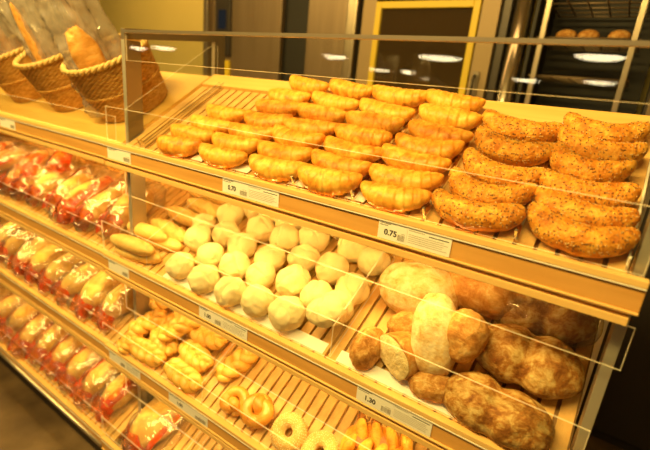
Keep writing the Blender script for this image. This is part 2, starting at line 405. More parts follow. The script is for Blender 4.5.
price_card(2, .506, .6035, '1.00', 'price label reading 1.00 below the round floury rolls')
price_card(2, .6045, .701, '', 'wide text label just beside the 1.00 price label', 0, True)
price_card(2, 1.050, 1.142, '1.30', 'price label reading 1.30 below the half loaf')
price_card(2, 1.1425, 1.232, '', 'wide text label just beside the 1.30 price label', 0, True)
price_card(3, .025, .130, '', 'price label on the third shelf rail below the small corner plait')
price_card(3, .1305, .217, '', 'text label on the third shelf rail below the front plait', 0, True)
price_card(3, .377, .567, '1.00', 'price label on the third shelf rail above the empty bottom tray')
price_card(1, -.811, -.668, '', 'pale label on the rail below the wicker baskets', .004)
for i, (X, w) in enumerate(((.43, .045), (.60, .06), (.79, .05), (.955, .05))):
    c = MB().box(-w / 2, w / 2, 0, .030, 0, .0012)
    o = obj('paper_tag', c, M['white'], smooth=False, mat4=T((X, .0085, Z0 + .0045)) @ RX(.5))
    tag(o, ['small white paper tag at the front of the first croissant columns', 'small white paper tag before the second croissant column', 'small white paper tag before the third croissant column', 'small white paper tag before the fourth croissant column'][i], 'paper tag', 'white paper tags behind the top guard glass')
for xa, xb, lab in ((.30, .93, 'white strip standing in for glare along the front of the round floury rolls'), (.97, 1.30, 'white strip standing in for glare along the front below the floured loaves')):
    b = MB().box(xa, xb, .008, .040, -DROP + .0003, -DROP + .0012, 0, frame(2))
    tag(obj('glare_strip', b, M['paper'], smooth=False), lab, 'glare strip')  # added strip, its white stands in for glare on the tray front

# ------------------------------------------------------------------ pastry meshes
def nz(p, s, seed): return noise.noise(Vector((p[0] * s + seed * 7.3, p[1] * s - seed * 3.1, p[2] * s + seed)))
def croissant_mesh(name, seed, L=.168, R=.0285, bend=.026, layers=3.6, step=.15, mat='croissant', nu=90, nv=30, blunt=.60, flat=.86, wob=.05):
    A = .9; R_ = random.Random(seed); sk = R_.uniform(-.004, .004)
    def fn(u, v):
        t = u * 2 - 1; a = abs(t); ph = v * 2 * pi
        pr = max(1 - a ** 2.3, 0) ** blunt
        f = (a * layers + .5 + .16 * cos(ph + (0 if t > 0 else 1.3)) + .12 * sin(seed)) % 1.0
        saw = f - .5 if f < .86 else .36 - (f - .86) / .14 * .86
        r = R * pr * (1 + step * saw * (1 - a * .3))
        x = L / 2 * sin(t * A) / sin(A); y = bend * t * t + sk * t
        ang = math.atan2(2 * bend * t, L / 2)
        cy = cos(ph) * r; cz = sin(ph) * r * flat
        p = Vector((x - sin(ang) * cy, y + cos(ang) * cy, R * flat * .92 + cz))
        d = 1 + wob * nz(p, 38, seed) + .03 * nz(p, 110, seed + 9)
        p.x += -sin(ang) * cy * (d - 1) + .004 * a * nz(p, 20, seed + 4); p.y += cos(ang) * cy * (d - 1); p.z = max(R * flat * .92 + (cz * d) + .010 * a ** 3, .002)
        return p
    b = MB().grid(nu, nv, fn, False, True, 0, True)
    return b.mesh(name, [M[mat]])
def add_seeds(mesh, n, seed, mats, size=(.0022, .0011, .0008), zmin=.008, weights=(.6, .4)):
    R_ = random.Random(seed); b = MB(); polys = [p for p in mesh.polygons if p.normal.z > -.15 and p.center.z > zmin]
    ar = [p.area for p in polys]
    for p in R_.choices(polys, ar, k=n):
        c = p.center + p.normal * .0004; q = p.normal.to_track_quat('Z', 'Y').to_matrix().to_4x4()
        vs = [mesh.vertices[i].co for i in p.vertices]; k = R_.random(); c = c + (vs[0] - p.center) * k * .8
        m4 = T(c) @ q @ RZ(R_.uniform(0, pi))
        a, w, h = size; k = R_.uniform(.8, 1.25); a *= k
        b.add([(a, 0, 0), (0, w, 0), (-a, 0, 0), (0, -w, 0), (0, 0, h), (0, 0, -h)], [(0, 1, 4), (1, 2, 4), (2, 3, 4), (3, 0, 4), (1, 0, 5), (2, 1, 5), (3, 2, 5), (0, 3, 5)], 0 if R_.random() < weights[0] else 1, m4)
    return b.mesh('seeds', [M[m_] for m_ in mats])
def blob_mesh(name, mat, rx, ry, rz, seed, amp=.06, ns=30, p=2.0, bottom=.35, groove=None, extra=None, nu=40, nv=36):
    """domed loaf: superellipsoid with flattened underside, noise and an optional groove"""
    def fn(u, v):
        th = u * pi; ph = v * 2 * pi
        sx = math.copysign(abs(cos(th)) ** (2 / p), cos(th)); st = abs(sin(th)) ** (2 / p)
        d = Vector((sx, st * cos(ph), st * sin(ph)))
        k = 1 + amp * nz(d, 1.6, seed) + amp * .4 * nz(d, 4.5, seed + 3)
        if groove: k -= groove(d)
        q = Vector((d.x * rx * k, d.y * ry * k, d.z * rz * k))
        if extra: q = extra(q, d)
        q.z = max(q.z, -rz * bottom) + rz * bottom
        return q
    return MB().grid(nu, nv, fn, False, True, 0, False).mesh(name, mat if isinstance(mat, list) else [M[mat]])

# croissants, by column: (X, s, length, yaw)
cols = {
 'A': [(.345, .028, .168, 3), (.348, .088, .180, 1), (.361, .150, .180, 0), (.370, .215, .168, -2)],
 'B': [(.522, .028, .175, 2), (.523, .086, .170, 0), (.536, .146, .167, 0), (.545, .210, .170, 2), (.536, .280, .166, 3), (.534, .342, .160, -3)],
 'C': [(.715, .028, .169, -1), (.700, .088, .172, 1), (.695, .150, .170, -3), (.701, .212, .172, -1), (.699, .274, .170, -2), (.702, .338, .172, -3), (.563, .404, .160, -9)],
 'D': [(.874, .029, .168, -1), (.873, .088, .170, -3), (.868, .146, .172, -5), (.872, .206, .165, -3), (.871, .267, .167, -3), (.873, .329, .172, -8), (.722, .402, .160, -6), (.880, .397, .170, 0)],
 'E': [(1.044, .030, .153, 0), (1.040, .088, .166, 3), (1.033, .148, .170, -6), (1.044, .205, .160, -3), (1.045, .266, .163, -5), (1.044, .330, .163, -5), (1.034, .394, .160, -9)]}
cm = [croissant_mesh('croissant', i, .174, .0290 - .001 * (i % 2), .015 + .005 * (i % 4), 3.6 + .7 * (i % 3), .12, 'croissant' if i % 3 else 'croissant_dark') for i in range(7)]
proto = None; i = 0
colname = {'A': 'in the column beside the empty slats', 'B': 'second column from the empty slats', 'C': 'middle one of the five croissant columns', 'D': 'column next to the last before the seeded crescents', 'E': 'column bordering the seeded crescents'}
for c, L in cols.items():
    for j, (X, s, l, yw) in enumerate(L):
        R_ = random.Random(i * 13 + 5)
        k = l / .168
        s_ = max(s, .034)
        lab = 'golden croissant, %s, %s' % ('frontmost' if j == 0 else ORD[j] + ' from the front', colname[c])
        if c == 'C' and j == 6: lab = 'golden croissant at the very back behind the second column, beside empty slats'
        if c == 'D' and j == 6: lab = 'golden croissant at the very back behind the middle croissant column'
        if c == 'D' and j == 7: lab = 'golden croissant with upturned pointed tip at the back of the fourth column'
        o = mesh_obj('croissant', cm[(i * 3 + j) % 7])
        o.matrix_world = spot(1, X, s_ - .006, .006 if s > .38 else 0, yw + R_.uniform(-4, 4)) @ RX(R_.uniform(-.1, .12)) @ Matrix.Diagonal((k * R_.choice((1, -1, 1)), 1.08 + R_.uniform(-.06, .06), 1.06 + R_.uniform(-.08, .1), 1))
        tag(o, lab, 'croissant', 'plain croissants on the top tray'); i += 1
# seeded crescents
km = []
for q in range(5):
    me = croissant_mesh('crust', 40 + q, .170, .0265, .028 + .010 * (q % 3), 3, .02, 'korn', 64, 28, .40, .95, .11)
    km.append((me, add_seeds(me, 300, q, ['seed_dark', 'seed_pale'], (.0024, .0012, .0009))))
F = [(1.212, .036, .170, 1), (1.214, .088, .158, -4), (1.216, .158, .160, -10), (1.214, .243, .165, -10), (1.212, .320, .170, -6)]
G = [(1.384, .038, .172, -5), (1.381, .092, .166, -4), (1.377, .150, .168, -1), (1.362, .214, .146, -13), (1.372, .280, .160, -9), (1.373, .342, .158, -3)]
for c, L in (('left', F), ('right', G)):
    for j, (X, s, l, yw) in enumerate(L):
        a, sd = km[(j * 2 + (c == 'right')) % 5]
        k = l / .165 * (.95 if c == 'right' else 1)
        root = thing('seeded_crescent', 'seed-covered crescent roll, %s, %s' % ('frontmost' if j == 0 else ORD[j] + ' from the front', 'column bordering the plain croissants' if c == 'left' else 'column at the end of the case'), 'bread roll', spot(1, X, s - .006, 0, yw) @ Matrix.Diagonal((k, 1.1, 1.08, 1)), 'seeded crescents on the top tray')
        mesh_obj('crust', a, root); s2 = mesh_obj('seeds', sd, root); s2['kind'] = 'stuff'

# round floury rolls
def bun_groove(seed):
    R_ = random.Random(seed); a = R_.uniform(0, pi); nx, ny = cos(a), sin(a); off = R_.uniform(-.3, .3); w = R_.uniform(.06, .13); dp = R_.uniform(.10, .22)
    def g(d):
        q = d.x * nx + d.y * ny - off + .12 * sin(3 * (d.x * ny - d.y * nx) + seed)
        side = .06 if q > 0 else 0
        return dp * math.exp(-(q / w) ** 2) * max(d.z, 0) + side * max(d.z, 0)
    return g
bm_ = [blob_mesh('floury_roll', 'bun', 1, 1, .92, 60 + q, .11, 30, 2.05, .86, bun_groove(q) if q != 3 else None, None, 60, 56) for q in range(7)]
buns = [(.316, .17, .045), (.343, .308, .046), (.502, .287, .046), (.612, .287, .046), (.494, .205, .045), (.423, .13, .044), (.361, .055, .045), (.537, .122, .045), (.479, .044, .045), (.59, .045, .043), (.623, .195, .046), (.645, .123, .044), (.689, .050, .045), (.717, .236, .046), (.743, .150, .047), (.795, .053, .047), (.405, .222, .045), (.822, .238, .047), (.700, .325, .048), (.836, .33, .046), (.834, .14, .043), (.905, .125, .046), (.915, .195, .046), (.918, .306, .045), (.486, .372, .045), (.573, .362, .046), (.648, .392, .045), (.416, .372, .044), (.756, .400, .045), (.280, .235, .040)]
rows = [[], [], [], [], []]
for b_ in buns: rows[0 if b_[1] < .09 else 1 if b_[1] < .165 else 2 if b_[1] < .24 else 3 if b_[1] < .335 else 4].append(b_)
rn = ['front row', 'second row', 'third row', 'fourth row', 'back row']
i = 0
for rr, L in zip(rn, rows):
    for j, (X, s, r) in enumerate(sorted(L)):
        R_ = random.Random(i + 99); r *= 1.03
        o = mesh_obj('floury_roll', bm_[(i * 3 + 1) % 7])
        o.matrix_world = spot(2, X, s, .0, R_.uniform(0, 360)) @ RX(R_.uniform(-.16, .16)) @ Matrix.Diagonal((r * R_.uniform(.98, 1.08), r, r * R_.uniform(.9, 1.02), 1))
        tag(o, 'round floury roll, %s counting from the long rolls, %s of the rolls' % (NTH[j], rr), 'bread roll', 'round floury rolls on the second shelf'); i += 1
# one more lying on top of the front rolls
o = mesh_obj('floury_roll', bm_[2]); o.matrix_world = spot(2, .915, .075, .040, 30) @ RX(-.4) @ Matrix.Diagonal((.052, .045, .040, 1))
tag(o, 'oval floury roll lying on top of the rolls against the clear divider by the loaves', 'bread roll', 'round floury rolls on the second shelf')
# long rolls
def slash(n, dp):
    def g(d):
        if d.z < .2: return 0
        q = (d.x * n + d.y * 1.1) % 1.0
        return dp * math.exp(-((q - .5) / .16) ** 2) * (1 - abs(d.x)) ** .3
    return g
lr = [blob_mesh('long_roll', 'roll', .115, .028, .027, 80, .05, 30, 2.6, .6), blob_mesh('long_roll', 'roll', .112, .031, .028, 81, .05, 30, 2.2, .6, slash(2.2, .12), None, 64, 30), blob_mesh('long_roll', 'roll', .118, .027, .027, 82, .05, 30, 2.5, .6)]
for X, s, h, yw, k, L, lab in ((.120, .112, .028, 2, 0, .9, 'smooth long roll lying second from the front beside the grey post'),
        (.130, .040, .036, 4, 2, .92, 'smooth long roll at the very front, on top of another roll'),
        (.140, .036, .0, 8, 0, .92, 'long roll underneath the frontmost roll, just above the price rail'),
        (.158, .168, .0, -5, 1, 1, 'slashed long roll in the middle of the long rolls'),
        (.168, .242, .006, -3, 1, 1, 'slashed pointed long roll lying fourth from the front by the divider'),
        (.205, .312, .004, -4, 1, .95, 'slashed long roll second from the back of the second shelf'),
        (.150, .380, .0, 0, 0, .95, 'hindmost long roll against the back of the second shelf'),
        (.165, .110, .0, 6, 2, .95, 'long roll half hidden beneath the smooth second roll')):
    o = mesh_obj('long_roll', lr[k]); o.matrix_world = spot(2, X, s, h, yw) @ Matrix.Diagonal((L, 1, 1, 1))
    tag(o, lab, 'bread roll', 'long rolls on the second shelf')

# loaves
def waist(dp, w=.28):
    def g(d): return dp * math.exp(-(d.x / w) ** 2) * (.45 + .55 * max(d.z, 0) + .3 * abs(d.y))
    return g
def loaf(name, mesh, mat4, label, group='large loaves on the second shelf'):
    o = mesh_obj(name, mesh); o.matrix_world = mat4; return tag(o, label, 'loaf', group)
l_double = blob_mesh('loaf', 'loafdark', .112, .078, .060, 120, .07, 30, 2.35, .55, waist(.24, .20), None, 64, 48)
l_double2 = blob_mesh('loaf', 'loafdark', .115, .080, .060, 127, .08, 30, 2.35, .55, waist(.20, .17), None, 64, 48)
l_brown = blob_mesh('loaf', 'loafbrown', .085, .065, .058, 131, .09, 30, 2.15, .55, None, None, 48, 40)
l_pale = blob_mesh('loaf', 'loafpale', .105, .078, .066, 140, .07, 30, 2.3, .5, None, None, 56, 44)
loaf('loaf', l_pale, spot(2, 1.078, .262, .006, 6), 'pale floured oval loaf behind the torn loaf, next to the clear divider')
loaf('loaf', l_brown, spot(2, 1.232, .322, .016, 4) @ Matrix.Diagonal((1.15, 1.1, 1.2, 1)), 'smooth brown loaf at the back between the pale and the wrapped loaf')
wl = thing('wrapped_loaf', 'dark floured loaf in glossy clear wrap, hindmost at the end post', 'loaf', spot(2, 1.365, .318, .004, 8), 'large loaves on the second shelf')
mesh_obj('crust', l_double, wl, Matrix.Diagonal((.92, .85, .95, 1)))
mesh_obj('wrapper', blob_mesh('wrapper', 'wrap', .112, .072, .062, 7, .03, 30, 2.9, .55, None, None, 40, 40), wl)
loaf('loaf', l_double, spot(2, 1.362, .180, .010, -2) @ Matrix.Diagonal((.95, .9, 1, 1)), 'dark two-lobed floured loaf between the wrapped loaf and the front one')
loaf('loaf', l_double2, spot(2, 1.335, .050, -.004, -2) @ Matrix.Diagonal((.92, .74, .92, 1)), 'dark two-lobed floured loaf at the front corner beside the end post')
loaf('loaf', l_brown, spot(2, 1.035, .060, 0, 80) @ Matrix.Diagonal((.62, .55, .85, 1)), 'small reddish brown loaf between the half loaf and the clear divider')
loaf('loaf', l_brown, spot(2, 1.105, .165, 0, 20) @ Matrix.Diagonal((.75, .55, .7, 1)), 'brown loaf peeping out below the pale floured oval loaf')
loaf('loaf', l_brown, spot(2, 1.205, .045, 0, 10) @ Matrix.Diagonal((.62, .50, .55, 1)), 'small brown loaf lying below the standing torn loaf at the front')
st = thing('torn_loaf', 'tall double loaf standing upright in front of the floured oval loaf', 'loaf', spot(2, 1.200, .135, .050, 0) @ RX(.85), 'large loaves on the second shelf')
mesh_obj('large_lobe', blob_mesh('large_lobe', [M['loafpale']], .049, .094, .050, 151, .10, 30, 2.6, .6, None, None, 48, 44), st, T((-.022, .020, 0)) @ RZ(.20))
mesh_obj('small_lobe', blob_mesh('small_lobe', [M['loafbrown']], .042, .064, .044, 153, .10, 30, 2.5, .6, None, None, 48, 44), st, T((.036, .042, .004)) @ RZ(-.18) @ Matrix.Diagonal((1.05, .9, 1, 1)))
def cutx(q, d): q.x = max(q.x, -.008); return q
hl = thing('half_loaf', 'half loaf turning its pale cut crumb to the front, beside the divider', 'loaf', spot(2, 1.098, .050, .012, 64) @ RY(.45) @ RX(.12), 'large loaves on the second shelf')
mesh_obj('crust', blob_mesh('crust', 'loafbrown', .080, .056, .046, 160, .04, 30, 2.4, .8, None, cutx, 56, 40), hl)
cr = MB()
def crf(u, v):
    r = u; ph = v * 2 * pi; c_, s_ = cos(ph), sin(ph)
    y = .0535 * r * math.copysign(abs(c_) ** .85, c_); z = .0420 * r * math.copysign(abs(s_) ** .85, s_)
    return (-.010 - .006 * (1 - r ** 4) + .003 * nz((y, z, 0), 60, 4), y, max(z + .036, .002))
cr.grid(14, 40, crf, False, True)
mesh_obj('crumb', cr.mesh('crumb', [M['crumb']]), hl)

# plaited rolls
def braid_mesh(name, mat, L, a, b, r, turns, seed, nstr=3):
    mb = MB(); R_ = random.Random(seed)
    for k in range(nstr):
        pts = []; rad = []
        for i in range(64):
            t = i / 63 * 2 - 1; env = 1 - .65 * abs(t) ** 3; p = turns * pi * t + 2 * pi * k / 3
            pts.append((L / 2 * t, a * env * sin(p), b * env * sin(2 * p) + r * .92 + b))
            rad.append(r * (1 - .45 * abs(t) ** 4) * (1 + .05 * sin(9 * t + seed)))
        mb.tube(pts, rad, 12)
    for i, v in enumerate(mb.v):
        n_ = nz(v, 35, seed) * .0012; mb.v[i] = (v[0], v[1] + n_, max(v[2] + n_, .001))
    return mb.mesh(name, [M[mat]])
zm = [braid_mesh('plaited_roll', 'zopf', .150, .0225, .010, .0165, 1.45, q) for q in range(3)]
for q, (X, s, h, yw, k, lab) in enumerate((
        (.075, .205, .030, 25, .95, 'small glazed plaited roll at the back, touching the grey post'),
        (.118, .120, .018, 62, .95, 'glazed plaited roll standing askew between post and plaited pile'),
        (.206, .040, .0, 2, 1.08, 'glazed plaited roll at the front, lying beside the small corner plait'),
        (.228, .100, .0, -14, .95, 'glazed plaited roll just behind the plait beside the corner'),
        (.205, .185, .0, 60, .9, 'glazed plaited roll in the middle of the plaited pile, pointing backwards'),
        (.285, .165, .048, 60, 1.1, 'glazed plaited roll lying on top of the pile of plaits'),
        (.378, .185, .014, 4, 1.05, 'glazed plaited roll between the topmost plait and the clear divider'),
        (.390, .112, .006, -8, 1.0, 'glazed plaited roll behind the plait that touches the clear divider'),
        (.400, .040, .0, -4, 1.1, 'glazed plaited roll at the front touching the clear divider'),
        (.545, .160, .0, 70, 1.0, 'glazed plaited roll lying alone between clear divider and glazed knots'),
        (.385, .250, .018, 5, 1.0, 'glazed plaited roll at the back corner of the pile by the divider'),
        (.105, .038, .0, 75, .62, 'small glazed plaited roll at the front corner beside the post'),
        (.255, .265, .0, 10, .95, 'glazed plaited roll at the back of the pile under the lamp glare'))):
    o = mesh_obj('plaited_roll', zm[q % 3]); o.matrix_world = spot(3, X, s, h, yw) @ Matrix.Diagonal((k, 1.05, 1.0, 1))
    tag(o, lab, 'plaited roll', 'glazed plaited rolls on the third shelf')
# glazed knots
def knot_mesh(name, R1, r, seed):
    mb = MB(); pts = []; rad = []
    for i in range(70):                       # ring, then one end crosses over through the middle
        t = i / 69; a = -pi * .55 + t * 2.15 * pi
        rr = R1 * (1 - .85 * max(0, (t - .72) / .28) ** 1.3); z = r + .012 * sin(pi * max(0, (t - .62) / .38))
        pts.append((rr * cos(a), rr * sin(a), z)); rad.append(r * (.55 + .45 * min(1, t * 5, (1 - t) * 7)))
    mb.tube(pts, rad, 14)
    pts = []; rad = []
    for i in range(24):
        t = i / 23; pts.append((R1 * (.95 - 1.5 * t) * .55, R1 * (-1.0 + 1.35 * t) * .75, r + .017 * sin(pi * (t * .8 + .12)))); rad.append(r * (.6 + .4 * sin(pi * t)))
    mb.tube(pts, rad, 14)
    return mb.mesh(name, [M['knot']])
for q, (X, s, k, yw, tilt, lab) in enumerate(((.625, .060, .92, 30, .25, 'shiny brown dough knot, the smaller one beside the plaits'), (.712, .070, 1.08, 170, .15, 'shiny brown dough knot, the larger one beside the sesame ring'))):
    o = mesh_obj('dough_knot', knot_mesh('dough_knot', .034, .0185, q)); o.matrix_world = spot(3, X, s, .004, yw) @ RX(tilt) @ Matrix.Diagonal((k, k, k, 1))
    tag(o, lab, 'dough knot', 'glazed dough knots on the third shelf')
# sesame rings
bg = MB().grid(44, 22, lambda u, v: Vector(((.034 + .0215 * cos(2 * pi * v)) * cos(2 * pi * u), (.034 + .0215 * cos(2 * pi * v)) * sin(2 * pi * u), max(.019 + .020 * sin(2 * pi * v) * (1 + .08 * sin(3 * 2 * pi * u)), .002))), True, True).mesh('ring', [M['bagel']])
bs = add_seeds(bg, 750, 5, ['sesame', 'seed_pale'], (.0021, .0013, .0008), .012, (.75, .25))
for X, s, yw, tl, lab in ((.835, .068, 0, .2, 'sesame-covered bread ring lying next to the brown dough knot'), (.945, .066, 80, .34, 'sesame-covered bread ring lying next to the filled plait')):
    root = thing('sesame_ring', lab, 'bread ring', spot(3, X, s, .004, yw) @ RX(tl * (1 if yw == 0 else -.4)), 'sesame rings on the third shelf')
    mesh_obj('ring', bg, root); o = mesh_obj('seeds', bs, root); o['kind'] = 'stuff'
# ham plait
hp = thing('ham_plait', 'golden filled plait with browned tips on the third shelf, below the 1.30 label', 'pastry', spot(3, 1.075, .140, .012, 12) @ Matrix.Diagonal((1.12, 1.12, 1.2, 1)))
mesh_obj('base', blob_mesh('base', 'croissant', .085, .058, .030, 170, .08, 30, 2.4, .6), hp)
for q in range(8):
    side_ = 1 if q % 2 else -1; xx = -.062 + .018 * q
    pts = []; rad = []
    for i in range(18):
        t = i / 17; pts.append((xx + .030 * t, side_ * (.050 - .075 * t), .028 + .032 * sin(pi * (.15 + t * .75)))); rad.append(.0155 * (.55 + .45 * sin(pi * min(t * 1.2, 1))) * (1 - .3 * t))
    mb = MB().tube(pts, rad, 12); obj('strand', mb, M['croissant'] if q % 3 else M['croissant_dark'], hp)
    if q in (0, 1, 3, 4, 6, 7):
        p0, d0 = Vector(pts[0]), (Vector(pts[0]) - Vector(pts[4])).normalized()
        tp = [p0 - d0 * .012, p0 - d0 * .004 + Vector((0, 0, .002)), p0 + d0 * .004 + Vector((0, 0, .006)), p0 + d0 * .009 + Vector((0, 0, .012)), p0 + d0 * .010 + Vector((0, 0, .017))]
        obj('browned_tip', MB().tube(tp, [.0125, .0125, .0115, .009, .004], 12), M['burnt'], hp)
for q, (x, y) in enumerate(((-.03, -.004), (.022, .004))):
    mesh_obj('ham_filling', blob_mesh('ham_filling', 'ham', .024, .018, .014, q + 5, .15, 30, 2, .8, None, None, 20, 16), hp, T((x, y, .042)))

# ------------------------------------------------------------------ bagged breads
def bag_film_mesh(seed, L=.30, w=.079, h=.060):
    R_ = random.Random(seed); ph0 = R_.uniform(0, 6)
    def fn(u, v):
        t = u * 2 - 1; ph = v * 2 * pi
        e = max(1 - abs(t) ** 3.2, 0)
        wd = w * (.72 + .28 * e) * (1 if t < .55 else 1 - .55 * (t - .55) / .45)
        ht = .003 + h * e ** .75
        x = wd * math.copysign(abs(cos(ph)) ** .75, cos(ph)); z = ht * math.copysign(abs(sin(ph)) ** .9, sin(ph))
        y = L / 2 * t
        k = .024 * abs(noise.noise(Vector((x * 38 + seed, y * 7, z * 30)))) + .008 * sin(60 * x + 45 * y + ph0) * abs(t) + .006 * abs(noise.noise(Vector((x * 70 + seed, y * 45, z * 60))))
        return (x + .004 * sin(y * 60 + ph0), y + .006 * sin(40 * x + seed), max(z + k, -.0) + (0 if z > 0 else .0005) + (.012 * (1 - e) if z > -1 else 0))
    return MB().grid(56, 40, fn, False, True, 0, True).mesh('film', [M['film']])
def band_mesh(film_src_seed, L=.30, w=.079, h=.060, stripe=None, deep=0):
    """red print following the film near the front seal, plus a stripe along one side"""
    R_ = random.Random(film_src_seed + 500); mb = MB()
    def surf_(x, y, lift=.006):
        t = y / (L / 2); e = max(1 - abs(t) ** 3.2, 0); ht = .003 + h * e ** .75; wd = w * (.72 + .28 * e)
        q = min(abs(x) / wd, 1); return ht * max(1 - q ** 2.6, 0) ** .5 + .012 * (1 - e) + lift + .008 * abs(noise.noise(Vector((x * 16 + film_src_seed, y * 30, .3))))
    y0 = -L / 2 + .004; y1 = y0 + (deep or R_.uniform(.036, .066)); ww = w * .86
    mb.grid(22, 8, lambda u, v: ((u * 2 - 1) * ww, y0 + (y1 - y0) * v + .006 * sin(u * 14), surf_((u * 2 - 1) * ww, y0 + (y1 - y0) * v)))
    if stripe:
        x0, x1 = stripe
        mb.grid(5, 26, lambda u, v: (x0 + (x1 - x0) * u, y1 + (L * .72 - .05) * v, surf_(x0 + (x1 - x0) * u, y1 + (L * .72 - .05) * v)))
    me = mb.mesh('printed_band', [M['red']]); return me
bag_loaf = [blob_mesh('loaf', 'bagloaf', .056, .105, .044, 200 + q, .07, 30, 2.2, .55, (lambda d, q=q: .10 * math.exp(-((d.x + .25 * (q - 1)) / .12) ** 2) * max(d.z, 0)), None, 44, 36) for q in range(3)]
bags = [(bag_film_mesh(q), band_mesh(q, stripe=((.022, .060), (.05, .062), None, (.040, .060), None, (-.060, -.036))[q])) for q in range(6)]
names = {2: ('upper', 'upper bagged-bread shelf'), 3: ('middle', 'middle bagged-bread shelf'), 4: ('lower', 'lowest bagged-bread shelf')}
rowsX = {2: [-.055, -.19, -.325, -.46, -.595, -.735, -.88, -1.02, -1.16, -1.30], 3: [-.075, -.225, -.37, -.515, -.66, -.80, -.95, -1.10], 4: [-.06, -.205, -.35, -.495, -.64, -.785, -.93, -1.08]}
i = 0
for k, L in rowsX.items():
    for j, X in enumerate(L):
        R_ = random.Random(i * 7 + k)
        lab = 'clear bag of bread on the %s, %s' % (names[k][1], 'next to the grey post' if j == 0 else NTH[j] + ' from the grey post')
        root = thing('bagged_bread', lab, 'bagged bread', spot(k, X, .172 + R_.uniform(-.008, .014), .007, R_.uniform(-18, 5)) @ RY(R_.uniform(-.12, .12)) @ Matrix.Diagonal((R_.choice((-1, 1)) * R_.uniform(.90, .98), R_.uniform(1.02, 1.14), R_.uniform(1.12, 1.38), 1)), 'bagged breads on the long shelf unit')
        f, b = bags[(i * 5 + j) % 6]
        mesh_obj('loaf', bag_loaf[i % 3], root, T((0, -.012 + R_.uniform(-.015, .02), .004)) @ RZ(R_.uniform(-.2, .2)) @ Matrix.Diagonal((R_.uniform(.9, 1.08), R_.uniform(.85, 1.1), R_.uniform(.9, 1.1), 1)))
        mesh_obj('film', f, root); mesh_obj('printed_band', b, root); i += 1
deep_band = band_mesh(0, deep=.17)
for X, s, yw, lab in ((-.80, .20, 30, 'clear bag with red print lying across the upper bagged breads'), (-.98, .16, -25, 'clear bag with big red print lying flat atop the upper bagged breads'), (-.66, .27, 40, 'clear bag with red print slumped over the back of the upper bagged breads')):
    root = thing('bagged_bread', lab, 'bagged bread', spot(2, X, s, .072, yw) @ Matrix.Diagonal((.85, .85, .85, 1)), 'bagged breads on the left shelves')
    mesh_obj('loaf', bag_loaf[0], root, T((0, -.012, .004)))
    mesh_obj('film', bags[0][0], root); mesh_obj('printed_band', deep_band, root)
root = thing('bagged_bread', 'large bagged loaf with a red side stripe, alone on the bottom slatted shelf', 'bagged bread', spot(4, .190, .165, .002, -8) @ Matrix.Diagonal((1.35, 1.1, 1.05, 1)))
mesh_obj('loaf', bag_loaf[1], root, T((-.006, -.012, .004)) @ Matrix.Diagonal((1.1, 1.1, 1.0, 1)))
mesh_obj('film', bag_film_mesh(11), root); mesh_obj('printed_band', band_mesh(2, stripe=(.048, .062)), root)

# ------------------------------------------------------------------ wicker baskets with baguettes
HB, RB, RT = .195, .128, .145
def rad_at(t): return RB + (RT - RB) * t
rows_ = 30; stk = 34
def bw(u, v):
    th = u * 2 * pi; row = min(int(v * rows_), rows_ - 1); f = v * rows_ - row
    r = rad_at(v) + .0032 * cos(stk * th + pi * row) * (.35 + .65 * sin(pi * min(max(f, 0), 1))) + .0014 * sin(pi * f)
    return (r * cos(th), r * sin(th), .002 + HB * v)
def rope(R1, z, a, r, tw, n=150):
    mb = MB()
    for k in range(2):
        mb.tube([((R1 + a * cos(tw * 2 * pi * i / n + pi * k)) * cos(2 * pi * i / n), (R1 + a * cos(tw * 2 * pi * i / n + pi * k)) * sin(2 * pi * i / n), z + a * sin(tw * 2 * pi * i / n + pi * k)) for i in range(n)], r, 7, 0, True)
    return mb
bas_wall = MB().grid(136, rows_ * 3 + 1, bw, True, False)
bas_wall.grid(40, 12, lambda u, v: (rad_at(v) * .965 * cos(-2 * pi * u), rad_at(v) * .965 * sin(-2 * pi * u), .004 + HB * v), True, False)
me_wall = bas_wall.mesh('woven_wall', [M['wicker']])
me_rim = rope(RT, HB + .004, .005, .0062, 22).mesh('rim', [M['wicker_pale']])
me_band = rope(rad_at(.48) + .001, HB * .48, .003, .0036, 30).mesh('woven_band', [M['wicker']])
me_base = MB().grid(8, 40, lambda u, v: (RB * u * cos(2 * pi * v), RB * u * sin(2 * pi * v), .002 + .001 * cos(u * 60)), False, True).mesh('base', [M['wicker']])
BX = [(-.125, .215), (-.480, .215), (-.845, .215), (-1.21, .215)]
bn = ['wicker basket next to the grey post, holding two bagged baguettes', 'wicker basket second from the grey post on the sloping counter', 'wicker basket third from the grey post, cut by the photo edge', 'wicker basket fourth from the grey post']
for (X, s), lab in zip(BX[:3], bn):
    root = thing('wicker_basket', lab, 'basket', spot(1, X, s, .002, 0), 'wicker baskets on the sloping counter')
    mesh_obj('woven_wall', me_wall, root); mesh_obj('rim', me_rim, root); mesh_obj('woven_band', me_band, root); mesh_obj('base', me_base, root)
bag_bread = blob_mesh('baguette', 'baguette', .27, .034, .034, 230, .06, 30, 2.3, 1.0, slash(4.5, .16), None, 90, 28)
broad = blob_mesh('baguette', 'baguette', .27, .034, .034, 233, .16, 30, 2.4, 1.0, None, None, 70, 28)
def sleeve_mesh(seed, L, w, d):
    def fn(u, v):
        t = u; ph = v * 2 * pi
        k = .010 * noise.noise(Vector((cos(ph) * 2 + seed, sin(ph) * 2, t * 10))) + .009 * abs(noise.noise(Vector((cos(ph) * 5, sin(ph) * 5 + seed, t * 22))))
        e = 1 if t < .85 else 1 - .75 * (t - .85) / .15
        return ((w * math.copysign(abs(cos(ph)) ** .6, cos(ph)) + k), (d * e * math.copysign(abs(sin(ph)) ** .6, sin(ph)) + k), L * t)
    return MB().grid(60, 48, fn, False, True, 0, True).mesh('plastic_sleeve', [M['sleeve']])
